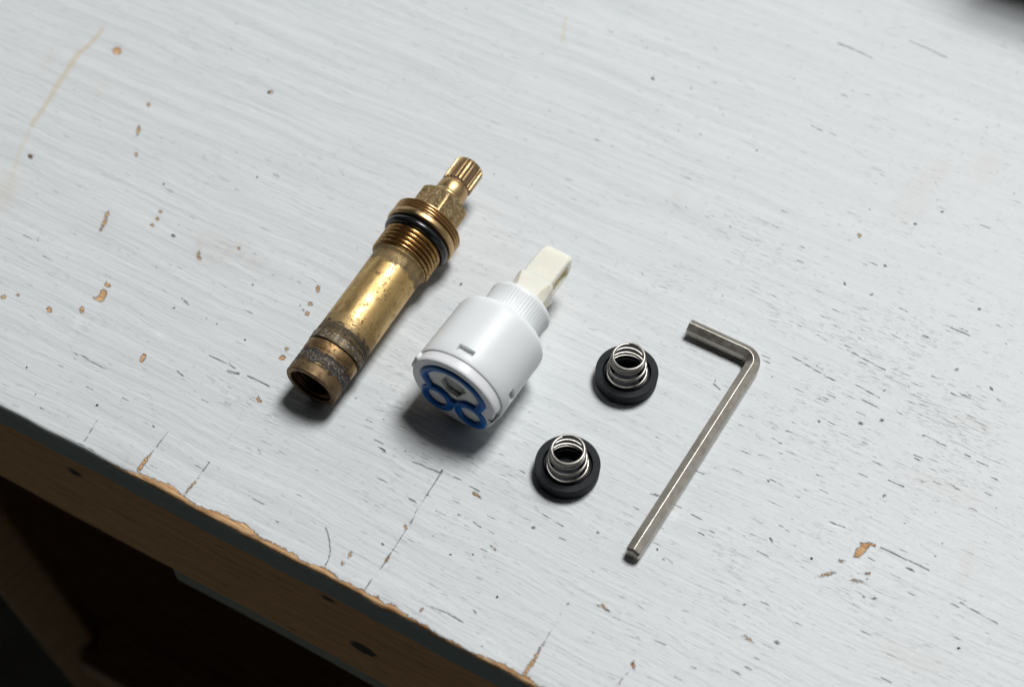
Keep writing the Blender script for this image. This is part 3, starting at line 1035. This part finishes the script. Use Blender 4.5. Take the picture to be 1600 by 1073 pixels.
# notch at the side and a rim round the plate
nb_ = bmesh.new()
an = math.atan2(-1.6, XS * 13.0)
Mx = Matrix.Rotation(an, 4, 'Z') @ Matrix.Translation((0.0134, 0, 0.0015))
box_bm(nb_, (0, 0, 0), (0.0034, 0.0052, 0.0035), 0, Mx)
plate = cut(plate, bm_mesh(nb_))
pl = link('base_plate', plate, M['lilac'], cart, 30)
rim = [(0.4, 12.95), (-0.012, 13.0), (-0.012, 13.35), (0.12, 13.6), (0.45, 13.76), (1.0, 13.8), (3.3, 13.82), (3.35, 13.3)]
rimm = cut(grid_rev(rim, 96, close=True), (lambda b: (box_bm(b, (0, 0, 0), (0.006, 0.0052, 0.0045), 0, Mx), bm_mesh(b))[1])(bmesh.new()))
link('plate_rim', rimm, M['lilac'], pl, 30)
# lug at the other side
lb = bmesh.new()
Ml = Matrix.Rotation(math.atan2(4.2, -XS * 12.6), 4, 'Z') @ Matrix.Translation((0.0136, 0, 0.0019))
box_bm(lb, (0, 0, 0), (0.0018, 0.0066, 0.0026), 0.0007, Ml)
link('lug', bm_mesh(lb), M['white'], pl, 30)
# chambers behind the plate
trap = [(XS * x, y) for x, y in [(-2.3, 6.8), (3.2, 5.4), (4.1, 3.3), (1.0, -1.5), (-2.75, -0.5), (-4.4, 2.8)]]
link('ceramic_disc', flat_curve([circ(12.9, 64), trap], 0.55, 1.7), M['ceramic'], cart, 30)
link('inner_plate', flat_curve([circ(11.3, 48)], 1.9, 2.5), M['pit'], cart, 30)
# blue seal: three joined loops of round section, half sunk in the plate
P3 = [(x, y, 0.0) for x, y in resample(smooth_loop(resample(trefoil(0), 110), 2), 140)]
g = bmesh.new()
for pts, r in ((P3, 1.15), ([(x, y, 0.02) for x, y in circ(CRR, 64, (-CX, CY))], 1.12), ([(x, y, 0.02) for x, y in circ(CRR, 64, (CX, CY))], 1.12)):
    t = tube(pts, r, 14, True)
    t.transform(Matrix.Diagonal((1, 1, 0.62, 1)))
    t.transform(Matrix.Translation((0, 0, 0.00005)))
    g.from_mesh(t)
link('seal', bm_mesh(g), M['blue'], pl, 60)
# knurled collar
nk = 60 * 6
th = np.arange(nk) * 2 * np.pi / nk
kn_ = 0.14 * np.clip(saw(th * 60 / (2 * np.pi)) * 2 - 0.5, 0, 1)
ck = [(26.2, 9.2), (26.0, 9.9 + 0 * th), (26.8, 9.4 + 0 * th), (27.8, 9.35 + kn_), (33.6, 9.6 + kn_), (34.1, 9.85 + 0 * th), (34.9, 9.9 + 0 * th), (35.5, 9.65 + 0 * th), (35.7, 9.1 + 0 * th), (35.5, 6.8 + 0 * th), (30, 6.4 + 0 * th), (28, 6.2 + 0 * th)]
link('knurled_collar', grid_rev(ck, nk), M['white'], cart, 30)


# lever: block, then the blade with a recess in its side
def prism(rows):
    """rows: (z, half width x, y low, y high, chamfer) octagon sections (mm)"""
    Vv, Fc = [], []
    for z, w, y0, y1, c in rows:
        for x, y in ((w - c, y0), (w, y0 + c), (w, y1 - c), (w - c, y1), (-w + c, y1), (-w, y1 - c), (-w, y0 + c), (-w + c, y0)):
            Vv.append((x / 1000, y / 1000, z / 1000))
    for i in range(len(rows) - 1):
        for k in range(8):
            Fc.append((i * 8 + k, i * 8 + (k + 1) % 8, i * 8 + 8 + (k + 1) % 8, i * 8 + 8 + k))
    Fc.append(tuple(range(8)))
    Fc.append(tuple((len(rows) - 1) * 8 + k for k in range(8)))
    me = mesh(Vv, Fc)
    bm = bmesh.new()
    bm.from_mesh(me)
    bmesh.ops.recalc_face_normals(bm, faces=bm.faces)
    bm.to_mesh(me)
    bm.free()
    return me


lev = empty('lever', (0, 0, 0))
lev.parent = cart
blk = prism([(28, 5.7, -4.4, 4.4, 2.2), (40.0, 5.7, -4.4, 4.6, 2.1), (43.2, 5.7, -4.4, 4.8, 1.0), (43.9, 5.5, -4.2, 4.6, 0.9)])
link('block', blk, M['cream'], lev, 25)
bl = prism([(42.0, 4.8, -3.8, 4.1, 0.4), (43.2, 4.8, -3.8, 4.1, 0.4), (53.2, 4.7, -3.6, 4.1, 0.5), (55.4, 4.6, -3.3, 3.6, 0.9), (56.8, 4.2, -2.6, 2.6, 1.0), (57.4, 3.6, -2.0, 1.6, 1.0)])
cbm = bmesh.new()
box_bm(cbm, (XS * 0.0052, -0.0003, 0.0494), (0.0042, 0.0046, 0.0088), 0.0004)
bl = cut(bl, bm_mesh(cbm))
link('blade', bl, M['cream'], lev, 25)

# ------------------------------------------------------------------ rubber washers and springs
HW = 4.25
wp = [(0.0, 5.2), (0.0, 8.8), (0.15, 8.95), (4.05, 9.1), (4.18, 9.07), (4.25, 8.95), (4.25, 7.05), (4.18, 6.95), (3.7, 6.8), (3.2, 6.6), (3.15, 5.2), (3.0, 4.75), (0.9, 4.2), (0.6, 3.9), (0.5, 1.6), (0.5, 0.02)]


def wash_mesh(seed):
    k = np.random.default_rng(seed)
    return grid_rev([(z, r) for z, r in wp] + [(0.0, 0.02)], 96, close=True)


def spring_mesh(start, turns=4.5, tilt=0.0):
    pts = []
    n = int(turns * 56)
    for i in range(n + 1):
        t = turns * i / n
        z = np.interp(t, [0, 0.9, 1.9, 2.9, 3.4, 4.5], [3.65, 3.85, 6.9, 10.0, 11.45, 12.3])
        r = np.interp(t, [0, 0.9, 1.9, 2.9, 3.4, 4.5], [5.85, 5.75, 5.3, 4.75, 4.5, 4.38])
        a = start + t * 2 * math.pi
        pts.append((r * math.cos(a) + tilt * z, r * math.sin(a), z))
    return tube(pts, 0.42, 12)


for (px, py), seed, wl, sl_, st_ in [
        ((979.6, 580), 1, 'black rubber ring washer lying nearer the bent end of the hex key', 'steel coil spring standing in the black washer nearer the bent end of the hex key', 4.62),
        ((887, 724), 2, 'black rubber ring washer lying below the white cartridge, nearer the front edge of the bench', 'steel coil spring standing in the black washer nearer the front edge of the bench', 5.0)]:
    c = at(px, py, HW / 1000)
    w_ = link('rubber_washer', wash_mesh(seed), M['rubber'], None, 24)
    w_.location = (c[0], c[1], 0.0001)
    w_.rotation_euler = (0, 0, seed)
    tag(w_, wl, 'rubber washer', 'black rubber washers')
    s_ = link('coil_spring', spring_mesh(st_, 4.5, 0.0 if seed == 1 else -0.01), M['steel'], None, 60)
    s_.location = (c[0], c[1], 0.0)
    tag(s_, sl_, 'spring', 'steel coil springs in the washers')

# ------------------------------------------------------------------ hex key
AF = 4.15
HZ = AF / math.sqrt(3) / 1000
ka = Vector(at(988.7, 865, HZ))
kb = Vector(at(1167, 586, HZ))
kc = Vector(at(1146, 542.5, HZ))
kd = Vector(at(1077, 511, HZ))
d1 = (kb - ka).normalized()
d2 = (kd - kc).normalized()
den = d1.x * d2.y - d1.y * d2.x
tt_ = ((kc.x - ka.x) * d2.y - (kc.y - ka.y) * d2.x) / den
corner = ka + d1 * tt_
ang = math.acos(max(-1, min(1, (-d1).dot(d2))))
rb = 0.0041
off = rb / math.tan(ang / 2)
s1 = corner - d1 * off
s2 = corner + d2 * off
bis = ((-d1) + d2).normalized()
cc = corner + bis * (rb / math.sin(ang / 2))
path = [(ka, d1)]
for f in (0.25, 0.5, 0.75):
    path.append((ka.lerp(s1, f), d1))
v1, v2 = s1 - cc, s2 - cc
tot = v1.angle(v2)
sg = 1 if v1.cross(v2).z > 0 else -1
for i in range(13):
    R = Matrix.Rotation(sg * tot * i / 12, 3, 'Z')
    path.append((cc + R @ v1, R @ d1))
path += [(s2.lerp(kd, 0.5), d2), (kd, d2)]
V, Fc = [], []


def sect(scale, c, t):
    t = t.normalized()
    b = Vector((0, 0, 1)).cross(t).normalized()
    out = []
    Rr = AF / math.sqrt(3)
    e = 0.028
    for k in range(6):
        for dlt in (-e, e):
            a0 = math.pi / 3 * k + dlt
            rr = Rr * scale * (0.995)
            out.append(c + (Vector((0, 0, 1)) * math.cos(a0) + b * math.sin(a0)) * rr / 1000)
    return out


secs = [sect(0.80, ka - d1 * 0.00035, d1)] + [sect(1, c, t) for c, t in path] + [sect(0.90, kd + d2 * 0.0002, d2)]
secs[1] = sect(1, ka + d1 * 0.0003, d1)
org = Vector((corner.x, corner.y, 0))
for s in secs:
    V += [p - org for p in s]
for i in range(len(secs) - 1):
    for k in range(12):
        Fc.append((i * 12 + k, i * 12 + (k + 1) % 12, i * 12 + 12 + (k + 1) % 12, i * 12 + 12 + k))
Fc.append(tuple(range(12)))
Fc.append(tuple((len(secs) - 1) * 12 + k for k in range(12)))
rotk = math.atan2(d1.y, d1.x)
me = mesh([Matrix.Rotation(-rotk, 3, 'Z') @ p for p in V], Fc)
bm = bmesh.new()
bm.from_mesh(me)
bmesh.ops.recalc_face_normals(bm, faces=bm.faces)
bm.to_mesh(me)
bm.free()
key = link('hex_key', me, M['key'], None, 12)
key.location = org
key.rotation_euler = (0, 0, rotk)
tag(key, 'bent nickel steel hex key lying right of the two springs', 'hex key')
